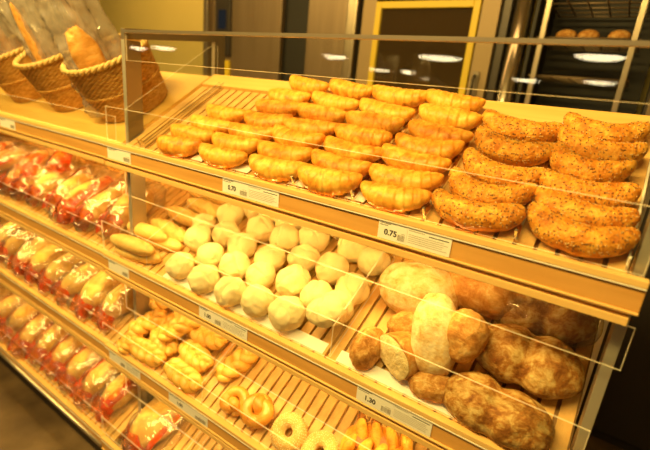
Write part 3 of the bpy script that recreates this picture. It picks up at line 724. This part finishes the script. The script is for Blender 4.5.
sl = [sleeve_mesh(q, .50, .062 + .004 * q, .046) for q in range(3)]
def axis(p, q):
    d = Vector(q) - Vector(p); return T(p) @ d.to_track_quat('X', 'Z').to_matrix().to_4x4(), d.length
def bagged(base, lean, k, sz, bread_a, bread_b, rad, lab):
    """points in the slope's own frame (x, up the slope, off the slope)"""
    F = frame(1); d = Vector(lean).normalized(); q = d.to_track_quat('Z', 'Y').to_matrix().to_4x4()
    root = thing('bagged_baguette', lab, 'bagged baguette', F @ T(base), 'bagged baguettes in the wicker baskets')
    a_, L = axis(Vector(bread_a) - Vector(base), Vector(bread_b) - Vector(base))
    mesh_obj('baguette', broad if rad > .03 else bag_bread, root, a_ @ T((L / 2, 0, 0)) @ Matrix.Diagonal((L / .54, rad / .034, rad / .034, 1)) @ T((0, 0, -.034)))
    mesh_obj('plastic_sleeve', sl[k], root, q @ Matrix.Diagonal((sz, 1, 1, 1)))
bagged((-.135, .125, .012), (-.13, .22, 1), 0, 1.1, (-.10, .130, .05), (-.128, .165, .305), .047, 'bagged baguette at the front of the basket by the grey post, broad crust showing')
bagged((-.165, .250, .012), (-.16, .05, 1), 1, 1.0, (-.165, .235, .04), (-.225, .235, .380), .022, 'bagged baguette with only its tip showing, behind the broad one')
bagged((-.455, .150, .012), (-.08, .25, 1), 2, .95, (-.452, .12, .03), (-.50, .185, .375), .019, 'bagged slim baguette standing in the middle wicker basket')
bagged((-.535, .200, .012), (-.22, .10, 1), 0, .9, (-.535, .22, .03), (-.60, .25, .24), .019, 'dark bagged baguette leaning in the middle wicker basket')
bagged((-.845, .180, .012), (-.1, .2, 1), 1, 1.0, (-.845, .19, .03), (-.87, .22, .36), .02, 'bagged baguette in the third wicker basket at the photo edge')

# ------------------------------------------------------------------ ovens and cabinets behind the case
YB = 1.5
def face_box(b, x0, x1, z0, z1, y0=YB, y1=YB + .06, mi=0): b.box(x0, x1, y0, y1, z0, z1, mi)
def at(root): return root.matrix_world.inverted()
# control column
r = thing('control_column', 'narrow steel column with a small dark display beside the steel cabinet', 'control panel', T((-1.08, YB, 0)))
I = at(r)
obj('housing', MB().box(-1.31, -.80, YB + .03, YB + .4, 0, 2.4), M['steel_mid'], r, I, False)
obj('frame_post', MB().box(-1.26, -1.215, YB - .02, YB + .029, 0, 2.4), M['steel'], r, I, False, .004)
obj('dark_panel', MB().box(-1.17, -1.02, YB + .01, YB + .029, 1.72, 2.25), M['darkmetal'], r, I, False, .004)
obj('display', MB().box(-1.13, -1.06, YB + .004, YB + .0099, 1.90, 2.02), M['screen'], r, I, False)
obj('lower_panel', MB().box(-1.17, -1.02, YB + .01, YB + .029, .9, 1.69), M['yellow'], r, I, False, .004)
# steel cabinet with two doors
r = thing('steel_cabinet', 'tall brushed steel cabinet with two doors and a dark gap between them', 'cabinet', T((-.4, YB, 0))); I = at(r)
obj('carcass', MB().box(-.797, .03, YB + .045, YB + .4, 0, 2.4), M['black'], r, I, False)
obj('door', MB().box(-.79, -.550, YB, YB + .04, .06, 2.36), M['steel_mid'], r, I, False, .005)
obj('door', MB().box(-.340, -.062, YB, YB + .04, .06, 2.36), M['steel_mid'], r, I, False, .005)
obj('lower_flap', MB().box(-.545, -.345, YB + .015, YB + .04, .06, 1.55), M['darkmetal'], r, I, False, .005)
obj('edge_strip', MB().box(-.056, .015, YB - .02, YB + .04, .06, 2.36), M['steel'], r, I, False, .012)
# oven with yellow framed window
r = thing('deck_oven', 'oven with a yellow-framed glass window behind the fourth croissant column', 'oven', T((.42, YB, 0))); I = at(r)
obj('carcass', MB().box(.045, .80, YB + .05, YB + .4, 0, 2.4), M['darkmetal'], r, I, False)
b = MB().box(.045, .125, YB, YB + .049, .06, 2.36); b.box(.705, .79, YB, YB + .049, .06, 2.36); b.box(.1251, .7049, YB, YB + .049, 2.06, 2.36); b.box(.1251, .7049, YB, YB + .049, .06, 1.0)
obj('door_panel', b, M['cream_panel'], r, I, False)
b = MB(); x0, x1, z0, z1 = .130, .700, 1.02, 2.045; t_ = .034
b.box(x0, x0 + t_, YB - .012, YB + .03, z0, z1); b.box(x1 - t_, x1, YB - .012, YB + .03, z0, z1); b.box(x0 + t_, x1 - t_, YB - .012, YB + .03, z1 - t_, z1); b.box(x0 + t_, x1 - t_, YB - .012, YB + .03, z0, z0 + t_)
obj('window_frame', b, M['yellow'], r, I, False, .003)
obj('window_pane', MB().box(x0 + t_, x1 - t_, YB + .004, YB + .010, z0 + t_, z1 - t_), M['ovenglass'], r, I, False)
hd = MB().box(.722, .755, YB - .012, YB - .0005, 1.56, 1.72); obj('handle_plate', hd, M['steel'], r, I, False, .003)
hd = MB().tube([(.738, YB - .02, 1.58), (.738, YB - .045, 1.60), (.738, YB - .045, 1.68), (.738, YB - .02, 1.70)], .007, 8); obj('handle', hd, M['darkmetal'], r, I)
# steel column
r = thing('steel_column', 'rounded polished steel column between the yellow-framed oven and the bread rack', 'column', T((.87, YB, 0))); I = at(r)
b = MB().grid(2, 24, lambda u, v: (.885 + .045 * cos(2 * pi * v), YB + .05 + .05 * sin(2 * pi * v), 2.4 * u), False, True, 0, True)
obj('shaft', b, M['chrome'], r, I); obj('backing', MB().box(.803, .835, YB + .02, YB + .3, 0, 2.4), M['darkmetal'], r, I, False)
# rack oven / bread rack
r = thing('bread_rack', 'tall dark bread rack with pale uprights and wire shelves', 'rack', T((1.18, YB, 0))); I = at(r)
obj('lining', MB().box(.94, 1.44, YB + .50, YB + .54, 0, 2.4), M['black'], r, I, False)
obj('lining', MB().box(.94, .955, YB + .04, YB + .499, 0, 2.4), M['black'], r, I, False)
for x in (.99, 1.345): obj('upright', MB().box(x, x + .024, YB - .015, YB + .012, 0, 2.4), M['steel'], r, I, False, .003)
for z in (1.50, 1.72, 1.885, 2.045):
    b = MB()
    for yy in (0, .11, .22, .33, .44): b.tube([(.975, YB + .014 + yy, z), (1.38, YB + .014 + yy, z)], .0045, 6)
    for xx in range(6): b.tube([(.985 + .078 * xx, YB + .014, z), (.985 + .078 * xx, YB + .45, z)], .0035, 6)
    obj('wire_shelf', b, M['steel_mid'], r, I)
def rack_bread(x, y, z, k, lab):
    o = mesh_obj('rack_loaf', l_brown); o.matrix_world = T((x, y, z)) @ Matrix.Diagonal((k * 1.0, k * 1.1, k * .95, 1)); tag(o, lab, 'loaf', 'loaves on the bread rack behind')
for q, (x, lab) in enumerate(((1.085, 'upper rack loaf next to the polished column'), (1.175, 'upper rack loaf in the middle of three'), (1.295, 'upper rack loaf next to the steel cupboard'))): rack_bread(x, YB + .10, 1.8895, .5, lab)
r = thing('baking_tray', 'dark baking tray of loaves low on the bread rack, just above the back board', 'tray', T((1.17, YB + .15, 1.505)))
b = MB(); b.box(-.165, .165, -.14, .20, 0, .004); b.box(-.165, .165, -.14, -.136, .004, .030); b.box(-.165, .165, .196, .20, .004, .030)
obj('pan', b, M['darkmetal'], r, None, False)
for x, lab in ((1.09, 'dark loaf in the baking tray, next to the polished column'), (1.24, 'dark loaf in the baking tray, next to the steel cupboard')): rack_bread(x, YB + .12, 1.5105, .75, lab)
r = thing('steel_cupboard', 'steel cupboard at the photo edge beside the bread rack', 'cabinet', T((1.8, YB, 0))); I = at(r)
obj('carcass', MB().box(1.46, 2.4, YB + .03, YB + .4, 0, 2.4), M['darkmetal'], r, I, False)
obj('door', MB().box(1.47, 2.38, YB, YB + .029, 1.46, 2.36), M['steel_mid'], r, I, False, .004); obj('shaded_lower_door', MB().box(1.47, 2.38, YB, YB + .029, .06, 1.44), M['darkmetal'], r, I, False, .004)  # lower door coloured dark to stand for the shaded floor there

# ------------------------------------------------------------------ lamps
plabs = ['wide round pendant lamp mirrored largest in the top glass', 'round pendant lamp mirrored in the glass before the bread rack', 'small pendant lamp mirrored before the steel cabinet', 'pendant lamp in the far row, mirrored beside the yellow window frame', 'pendant lamp in the far row, mirrored before the polished column', 'pendant lamp in the far row, mirrored before the rack upright', 'pendant lamp mirrored in the glass next to the grey post', 'pendant lamp mirrored before the pale wall']
pend = [(-.68, -4.66, .71, .27), (1.09, -3.75, .70, .2), (-2.6, -5.2, .70, .2), (-3.3, -8.1, .70, .25), (-.3, -8.2, .70, .25), (.93, -7.4, .70, .25), (-8.5, -5.7, .70, .20), (-7.0, -5.3, .70, .25)]
for (x, y, z, rr), lab in zip(pend, plabs):
    r = thing('pendant_lamp', lab, 'lamp', T((x, y, z + Z0)), 'pendant lamps over the shop floor')
    obj('diffuser', MB().grid(4, 32, lambda u, v: (rr * u * cos(2 * pi * v), rr * u * sin(2 * pi * v), -.035 * (1 - u * u)), False, True), M['lamp'], r)
    obj('shade', MB().grid(6, 32, lambda u, v: (rr * (1.03 - .9 * u ** 2) * cos(2 * pi * v), rr * (1.03 - .9 * u ** 2) * sin(2 * pi * v), .004 + .16 * u), False, True), M['darkmetal'], r)
    obj('cord', MB().tube([(0, 0, .16), (0, 0, 3 - Z0 - z - .001)], .004, 6), M['cord'], r)
def area(name, loc, target, sx, sy, power, col):
    l = bpy.data.lights.new(name, 'AREA'); l.shape = 'RECTANGLE'; l.size = sx; l.size_y = sy; l.energy = power; l.color = col
    o = bpy.data.objects.new(name, l); C.objects.link(o); o.location = loc
    o.rotation_euler = (Vector(target) - Vector(loc)).to_track_quat('-Z', 'Y').to_euler(); return o
WARM = (1, .69, .19)
area('ceiling_spots', (.60, -1.05, 2.85), (.75, .2, 1.2), 1.8, .25, 76, WARM)
area('ceiling_spots', (-1.3, -1.05, 2.85), (-.8, .2, 1.1), 1.6, .25, 46, WARM)
area('kitchen_fill', (.2, .95, 2.9), (.2, 1.6, 1.2), 2.4, .2, 4.2, (1, .55, .15))
area('kitchen_fill', (-2.3, 1.2, 2.9), (-2.1, 2.2, 1.7), 1.4, .2, 13, (1, .62, .16))  # unseen fill light, added to brighten the back wall beyond the ovens

w = bpy.data.worlds.new('world'); bpy.context.scene.world = w; w.use_nodes = True
w.node_tree.nodes['Background'].inputs[0].default_value = (1, .75, .45, 1); w.node_tree.nodes['Background'].inputs[1].default_value = .02

# ------------------------------------------------------------------ camera
yaw, pitch, roll, fpx = .5696, .3089, .0975, 431.37
cy, sy = cos(yaw), sin(yaw)
fwd = Vector((-sy * cos(pitch), cy * cos(pitch), -sin(pitch))); right = Vector((cy, sy, 0)); up = right.cross(fwd)
r2 = right * cos(roll) + up * sin(roll); u2 = -right * sin(roll) + up * cos(roll)
cd = bpy.data.cameras.new('camera'); cam = bpy.data.objects.new('camera', cd); C.objects.link(cam)
cam.matrix_world = Matrix(((r2.x, u2.x, -fwd.x, 1.4084), (r2.y, u2.y, -fwd.y, -.8079), (r2.z, u2.z, -fwd.z, .2379 + Z0), (0, 0, 0, 1)))
cd.sensor_width = 36; cd.lens = fpx * 36 / 650; cd.clip_start = .02
cd.dof.use_dof = True; cd.dof.focus_distance = 1.0; cd.dof.aperture_fstop = 2.2
sc = bpy.context.scene; sc.camera = cam
sc.view_settings.view_transform = 'Standard'; sc.view_settings.look = 'None'; sc.view_settings.gamma = 1; sc.view_settings.exposure = 0.0
